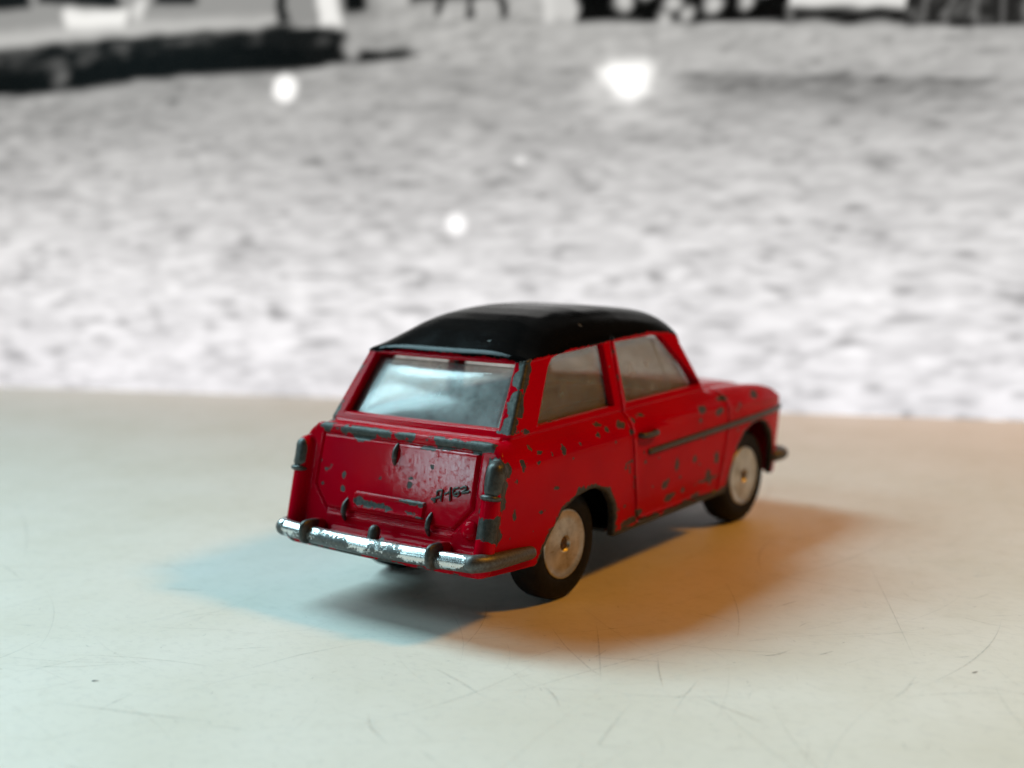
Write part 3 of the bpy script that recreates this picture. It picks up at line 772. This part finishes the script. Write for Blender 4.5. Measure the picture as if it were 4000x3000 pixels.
def plate(name, x0, x1, z0, z1, off, thick, parent):
    """rounded raised panel lying on the tailgate"""
    nx, nz = 60, 14
    U, W = np.meshgrid(np.linspace(-1, 1, nx), np.linspace(-1, 1, nz), indexing='ij')
    xs = (x0+x1)/2+(x1-x0)/2*U; zs = (z0+z1)/2+(z1-z0)/2*W
    inx = (x1-x0)/2*(1-np.abs(U)); inz = (z1-z0)/2*(1-np.abs(W)); m = np.minimum(inx, inz)
    hgt = thick*np.clip(m/.16, 0, 1)**.5-.10*np.clip((m-.32)/.12, 0, 1)
    ys = tail_y(zs)-off-hgt
    Vv = np.stack([xs, ys, zs], -1).reshape(-1, 3); idx = np.arange(nx*nz).reshape(nx, nz)
    Qq = np.stack([idx[:-1, :-1], idx[1:, :-1], idx[1:, 1:], idx[:-1, 1:]], -1).reshape(-1, 4)
    at = {'chip': plate_chip(Vv), 'black': np.full(len(Vv), -3.0)}
    Vv[:, 2] += ZO
    return make_mesh(name, Vv, Qq, M_PAINT, parent, attrs=at)
plate('number_plate', -6.1, 6.0, 12.35, 14.55, -.05, .55, tail)
LET = [[(6.7, 15.07), (7.28, 14.81)], [(7.18, 14.74), (7.42, 15.61), (7.4, 16.05), (8.15, 16.25), (8.17, 15.59), (8.2, 15.04)], [(7.09, 15.2), (7.91, 15.39)], [(8.66, 15.89), (9.2, 16.15)], [(9.36, 16.67), (9.46, 15.96), (9.56, 15.26)], [(10.57, 16.84), (10.05, 16.7), (9.86, 16.34), (10.06, 15.93), (10.55, 15.85), (10.89, 16.14), (10.6, 16.32), (10.16, 16.13)], [(10.94, 16.8), (11.47, 17.08), (11.89, 16.97), (11.56, 16.6), (11.25, 16.32), (12.25, 16.57)]]
def let_chip(Vv):
    return .12+.55*fbm(Vv[:, 0]*1.1, Vv[:, 1]*2, Vv[:, 2]*1.1, 19, 2)+np.where(tail_y(Vv[:, 2])-Vv[:, 1] > .30, .30, -.7)
for s_ in LET:
    tube('raised_letter', [(x+.15, tail_y(z)-.22, z) for x, z in s_], .17, M_PAINT, tail, seg=10, attr_fn=let_chip, sub_n=4)
# filler cap on the right of the tail
blob('fuel_cap', (13.35, tail_y(12.1)-.12, 12.1), (1.15, .55, 1.15), M_PAINT, car, 2.3, LEAN, chipv=-1.5)

# tail lamps on the fins
for s in (1, -1):
    tl = tube('tail_lamp', [(16.1*s, -14.4, 19.3), (16.1*s, -15.0, 17.1)], 1.18, M_ZINC, car, seg=22)
    cv = np.empty(len(tl.data.vertices)*3); tl.data.vertices.foreach_get('co', cv); cv = cv.reshape(-1, 3)/MM
    ctr = np.array((15.98*s, -14.65, 18.2+ZO)); d_ = cv-ctr
    cv = ctr+d_*(1+.05*fbm(cv[:, 0]*.9, cv[:, 1]*.9, cv[:, 2]*.9, 12, 2)-.015)[:, None]
    tl.data.vertices.foreach_set('co', (cv*MM).astype(np.float32).ravel())
    tl['label'] = 'tail lamp lens worn to bare grey metal'
    blob('lamp_band', (16.1*s, -15.35, 16.3), (1.27, 1.30, .46), M_ZINC, tl, 2.4, LEAN)

# windows: thin vacuum-formed panes set behind the openings
def pane(name, corners, nrm, bulge, off, label=None, n=18, th=.35):
    c = np.array(corners, float); nrm = np.array(nrm, float); nrm /= np.linalg.norm(nrm)
    a = np.linspace(0, 1, n); U, W = np.meshgrid(a, a, indexing='ij')
    P = (c[0]*((1-U)*(1-W))[..., None]+c[1]*(U*(1-W))[..., None]+c[2]*(U*W)[..., None]+c[3]*((1-U)*W)[..., None])
    P = P+nrm*((-off+bulge*(1-(2*U-1)**2)*(1-(2*W-1)**2))[..., None])
    f = P.reshape(-1, 3); b = (P-nrm*th).reshape(-1, 3); idx = np.arange(n*n).reshape(n, n)
    Qf = np.stack([idx[:-1, :-1], idx[1:, :-1], idx[1:, 1:], idx[:-1, 1:]], -1).reshape(-1, 4)
    Qs = list(Qf)+list(Qf[:, ::-1]+n*n)
    rim = list(idx[:, 0])+list(idx[-1, 1:])+list(idx[::-1, -1][1:])+list(idx[0, ::-1][1:-1])
    for i in range(len(rim)):
        p, q = rim[i], rim[(i+1) % len(rim)]; Qs.append((q, p, p+n*n, q+n*n))
    Vv = np.vstack([f, b]); Vv[:, 2] += ZO
    o = make_mesh(name, Vv, np.array(Qs), M_GLASS, car)
    if label: o['label'] = label
    return o
rp = lambda x, z: (x, -10.4+(z-22.75)*.7092, z)
pane('window_pane', [rp(-13.2, 23.1), rp(13.2, 23.1), rp(12.1, 31.0), rp(-12.1, 31.0)], (0, -.8157, .5785), .9, 1.2, 'rear window pane with a cloudy sheen')
wp = lambda x, z: (x, 40.4-(z-22.2)*.685-.0062*x*x, z)
pane('window_pane', [wp(13.4, 23.0), wp(-13.4, 23.0), wp(-11.8, 31.6), wp(11.8, 31.6)], (0, .825, .565), .9, 1.6, 'windscreen pane')
sp_ = lambda y, z, s: (s*(20.015-.21*z), y, z)
for s in (1, -1):
    q = [sp_(-5, 23.0, s), sp_(14, 23.0, s), sp_(14, 32.0, s), sp_(1.0, 32.0, s)]
    f = [sp_(15.8, 23.0, s), sp_(37.4, 23.0, s), sp_(29.6, 32.0, s), sp_(15.8, 32.0, s)]
    if s < 0: q = [q[1], q[0], q[3], q[2]]; f = [f[1], f[0], f[3], f[2]]
    pane('window_pane', q, (s*.978, 0, .205), .1, 1.15)
    fp = pane('window_pane', f, (s*.978, 0, .205), .1, 1.15)
    tube('quarter_light_divider', [(s*(20.015-.21*23.4-1.2), 30.4, 23.4), (s*(20.015-.21*31-1.2), 27.6, 31.0)], .16, M_GLASS, fp, seg=8)

# door handles and side trim
for s, d in ((1, door_r), (-1, door_l)):
    tube('door_handle', [(17.05*s, 16.6, 19.05), (17.75*s, 16.9, 19.0), (17.85*s, 18.4, 18.95), (17.75*s, 20.2, 18.95), (17.2*s, 20.5, 18.95)], .42, M_ZINC, d, sub_n=4)
    pts = [(s*float(SEC(16.5)-PLAN(y)+.02), y, 16.4+.4*(y-19)/43) for y in np.linspace(19.1, 61.4, 24)]
    tube('trim_strip', pts, .46, M_ZINC, car, sub_n=2, seg=10)

# bumpers
def bump_chip(Vv):
    x, y, z = Vv.T; lo = 9.1-z
    x = x+1.0*fbm(x*.8, y*.8, z*.9, 88, 3)
    c = np.full(len(Vv), -.6)
    c = c+np.clip(lo*.9, -.6, 1.2)*.75+.62
    c = np.maximum(c, np.where((x > -8.6) & (x < -2.2), .75-np.abs(lo-.15)*.9, -1))
    c = np.maximum(c, np.where((x > 1.2) & (x < 3.4), .35-np.abs(lo)*.3, -1))
    c = np.maximum(c, np.where((x > 4.0) & (x < 6.2), .40-np.abs(lo)*.3, -1))
    c = np.where((x > 6.5) & (x < 10), c-.55, c); c = np.where((x > 11) & (x < 14.6), c-.7, c)
    c = np.where((x > -1.8) & (x < .8), c-.5, c); c = np.where((x < -12.2) & (x > -15.6), c-.5, c)
    c = np.where(x > 14.9, 1.5, c); c = np.where(x < -16.0, 1.5, c)
    return c
xsb = [15.2, 11, 6, 0, -6, -11, -15.2]
bp = [(16.75, -8.6, 8.2), (16.95, -11.5, 8.5), (17.0, -15.0, 8.75), (16.75, -17.4, 8.95), (16.0, -18.9, 9.05)]+[(x, -19.85+.0045*x*x, 8.95) for x in xsb]+[(-16.0, -18.9, 9.05), (-16.75, -17.4, 8.95), (-17.0, -15.0, 8.75), (-16.95, -11.5, 8.5), (-16.75, -8.6, 8.35)]
rb = tube('rear_bumper', bp, 1.08, M_SILVER, car, seg=22, attr_fn=bump_chip, rs=[.85, .95, 1.02]+[1.1]*(len(bp)-6)+[1.02, .95, .85], sub_n=10)
rb['label'] = 'silver rear bumper with flaked plating'
for s in (1, -1):
    ov = blob('overrider', (10.65*s, -18.9, 9.25), (.54, 2.35, 1.62), M_ZINC, rb, 3.4, -.10)
    cv = np.empty(len(ov.data.vertices)*3); ov.data.vertices.foreach_get('co', cv); cv = cv.reshape(-1, 3)/MM
    ov.data.attributes['chip'].data.foreach_set('value', np.clip((-18.6-cv[:, 1])*1.2, -1, 1).astype(np.float32))
tube('plate_lamp', [(0.0, -18.9, 9.9), (0.0, -18.6, 10.7)], .78, M_ZINC, rb, seg=16)
fb = [(16.2, 56.5, 8.9), (16.4, 60, 8.95), (15.9, 62.6, 9.0), (13, 63.4, 9.0), (6, 63.9, 9.0), (0, 64.0, 9.0), (-6, 63.9, 9.0), (-13, 63.4, 9.0), (-15.9, 62.6, 9.0), (-16.4, 60, 8.95), (-16.2, 56.5, 8.9)]
tube('front_bumper', [(16.3, 60.2, 8.75), (16.55, 62.2, 8.8), (15.4, 63.55, 8.85), (11, 63.9, 8.9), (5, 64.0, 8.9), (0, 64.05, 8.9), (-5, 64.0, 8.9), (-11, 63.9, 8.9), (-15.4, 63.55, 8.85), (-16.55, 62.2, 8.8), (-16.3, 60.2, 8.75)], .98, M_SILVER, car, seg=18, attr_fn=lambda q: np.full(len(q), .35)+.8*(np.abs(q[:, 0]) > 14), sub_n=8)
def disc_y(name, c, r, m, parent, dome=.6):
    rr = np.linspace(0, 1, 9); a = np.arange(28)*2*math.pi/28; Vv = []
    for q in rr: Vv.append(np.stack([c[0]+np.cos(a)*r*q, np.full(28, c[1]+dome*(1-q*q)), c[2]+np.sin(a)*r*q], 1))
    Vv = np.concatenate(Vv); Qq = [(i*28+j, (i+1)*28+j, (i+1)*28+(j+1) % 28, i*28+(j+1) % 28) for i in range(8) for j in range(28)]
    Vv[:, 2] += ZO
    return make_mesh(name, Vv, np.array(Qq), m, parent, attrs={'chip': np.full(len(Vv), .4)})
for s in (1, -1):
    h = disc_y('headlight', (12.3*s, 63.55, 16.3), 2.3, M_LENS, car)
    a = np.arange(25)*2*math.pi/24
    tube('headlight_rim', [(12.3*s+2.35*math.cos(t), 63.5, 16.3+2.35*math.sin(t)) for t in a], .35, M_ZINC, h, seg=8, sub_n=1, up=(0, 1, 0))
gv = []
grille = bpy.data.objects.new('grille', None); link(grille, car)
for i in range(7):
    z = 13.0+i*.75
    tube('grille_bar', [(-8.2, 63.2+.2*i-.1, z), (0, 63.45+.2*i-.1, z), (8.2, 63.2+.2*i-.1, z)], .22, M_SILVER, grille, seg=8, attr_fn=lambda q: np.full(len(q), -.2))

# wheels
def lathe(name, prof, m, parent, seg=64, cap=False):
    """profile (x, r) turned about the x axis"""
    P = np.array(prof, float); a = np.arange(seg)*2*math.pi/seg
    Vv = np.concatenate([np.stack([np.full(seg, x), r*np.cos(a), r*np.sin(a)], 1) for x, r in P])
    Qq = [(i*seg+j, (i+1)*seg+j, (i+1)*seg+(j+1) % seg, i*seg+(j+1) % seg) for i in range(len(P)-1) for j in range(seg)]
    return make_mesh(name, Vv, np.array(Qq)[:, ::-1], m, parent)
RT = 7.45
def wheel(loc, s):
    w = lathe('wheel', [(-2.3, .5), (-2.3, 4.3), (-.5, 4.55), (0.0, 4.62), (.10, 4.55), (.13, 4.35), (.02, 4.2), (.05, 3.2), (.12, 1.7), (.16, 1.28), (.20, 1.16), (.10, 1.0), (-.30, .95), (-.32, .02)], M_HUB, car)
    lathe('tyre', [(-4.3, 4.2), (-4.4, 5.2), (-4.3, 6.6), (-3.9, 7.2), (-3.3, 7.42), (-2.1, RT), (-.9, 7.42), (-.35, 7.2), (0.02, 6.6), (.12, 5.7), (.08, 5.0), (-.05, 4.60), (-.3, 4.5)], M_TYRE, w)
    lathe('axle_end', [(-.30, .90), (-.12, .86), (.02, .62), (.04, .42), (-.10, .30), (-.12, .01)], M_RUST, w)
    w.location = (loc[0]*MM, loc[1]*MM, RT*MM)
    if s < 0: w.rotation_euler = (0, 0, math.pi)
    else: w.rotation_euler = (random.uniform(0, 6), 0, 0)
    return w
for y in (.9, 50.9):
    for s in (1, -1): wheel((15.3*s, y), s)
    o = lathe('axle', [(-13.8, .02), (-13.8, .85), (13.8, .85), (13.8, .02)], M_STEEL, car, 20); o.location = (0, y*MM, RT*MM)

# chassis: added dark box and tray that darken arches and cabin
def light_blockers():
    P = [(-10.4, -11.5, 7.05), (10.4, -11.5, 7.05), (10.4, 58.5, 7.05), (-10.4, 58.5, 7.05), (-10.4, -11.5, 15.6), (10.4, -11.5, 15.6), (10.4, 58.5, 15.6), (-10.4, 58.5, 15.6)]
    V_ = [(x, y, z+ZO) for x, y, z in P]
    make_mesh('light_blocker_box', V_, [(0, 3, 2, 1), (0, 1, 5, 4), (1, 2, 6, 5), (2, 3, 7, 6), (3, 0, 4, 7), (4, 5, 6, 7)], M_DARK, car, smooth=False)
    P = [(-15.7, -10.5, 15.7), (15.7, -10.5, 15.7), (15.7, 57.5, 15.7), (-15.7, 57.5, 15.7)]
    V_ = [(x, y, z+ZO+d) for d in (0, .5) for x, y, z in P]
    make_mesh('light_blocker_tray', V_, [(3, 2, 1, 0), (4, 5, 6, 7), (0, 1, 5, 4), (1, 2, 6, 5), (2, 3, 7, 6), (3, 0, 4, 7)], M_DARK, car, smooth=False)
M_DARK = mat_simple('blocker_black', (0.012, 0.012, 0.013, 1), .6)  # near-black finish for the added light blockers
light_blockers()
# tin base plate with wheel cut-outs
def base_plate():
    z0, z1 = 6.5, 7.0
    outline = [(-14.6, -16.0), (14.6, -16.0), (14.9, -9), (9.3, -9), (9.3, 10.4), (15.2, 10.4), (15.2, 42.0), (9.3, 42.0), (9.3, 59.0), (14, 59.0), (13.5, 60), (-13.5, 60), (-14, 59), (-9.3, 59.0), (-9.3, 42), (-15.2, 42), (-15.2, 10.4), (-9.3, 10.4), (-9.3, -9), (-14.9, -9)]
    import bmesh
    bm = bmesh.new(); vs2 = [bm.verts.new((x*MM, y*MM, (z0+ZO)*MM)) for x, y in outline]
    f = bm.faces.new(vs2); r = bmesh.ops.extrude_face_region(bm, geom=[f])
    for g in r['geom']:
        if isinstance(g, bmesh.types.BMVert): g.co.z = (z1+ZO)*MM
    bmesh.ops.recalc_face_normals(bm, faces=bm.faces)
    me = bpy.data.meshes.new('base_plate'); bm.to_mesh(me); bm.free(); me.materials.append(M_STEEL)
    link(bpy.data.objects.new('base_plate', me), car)
base_plate()
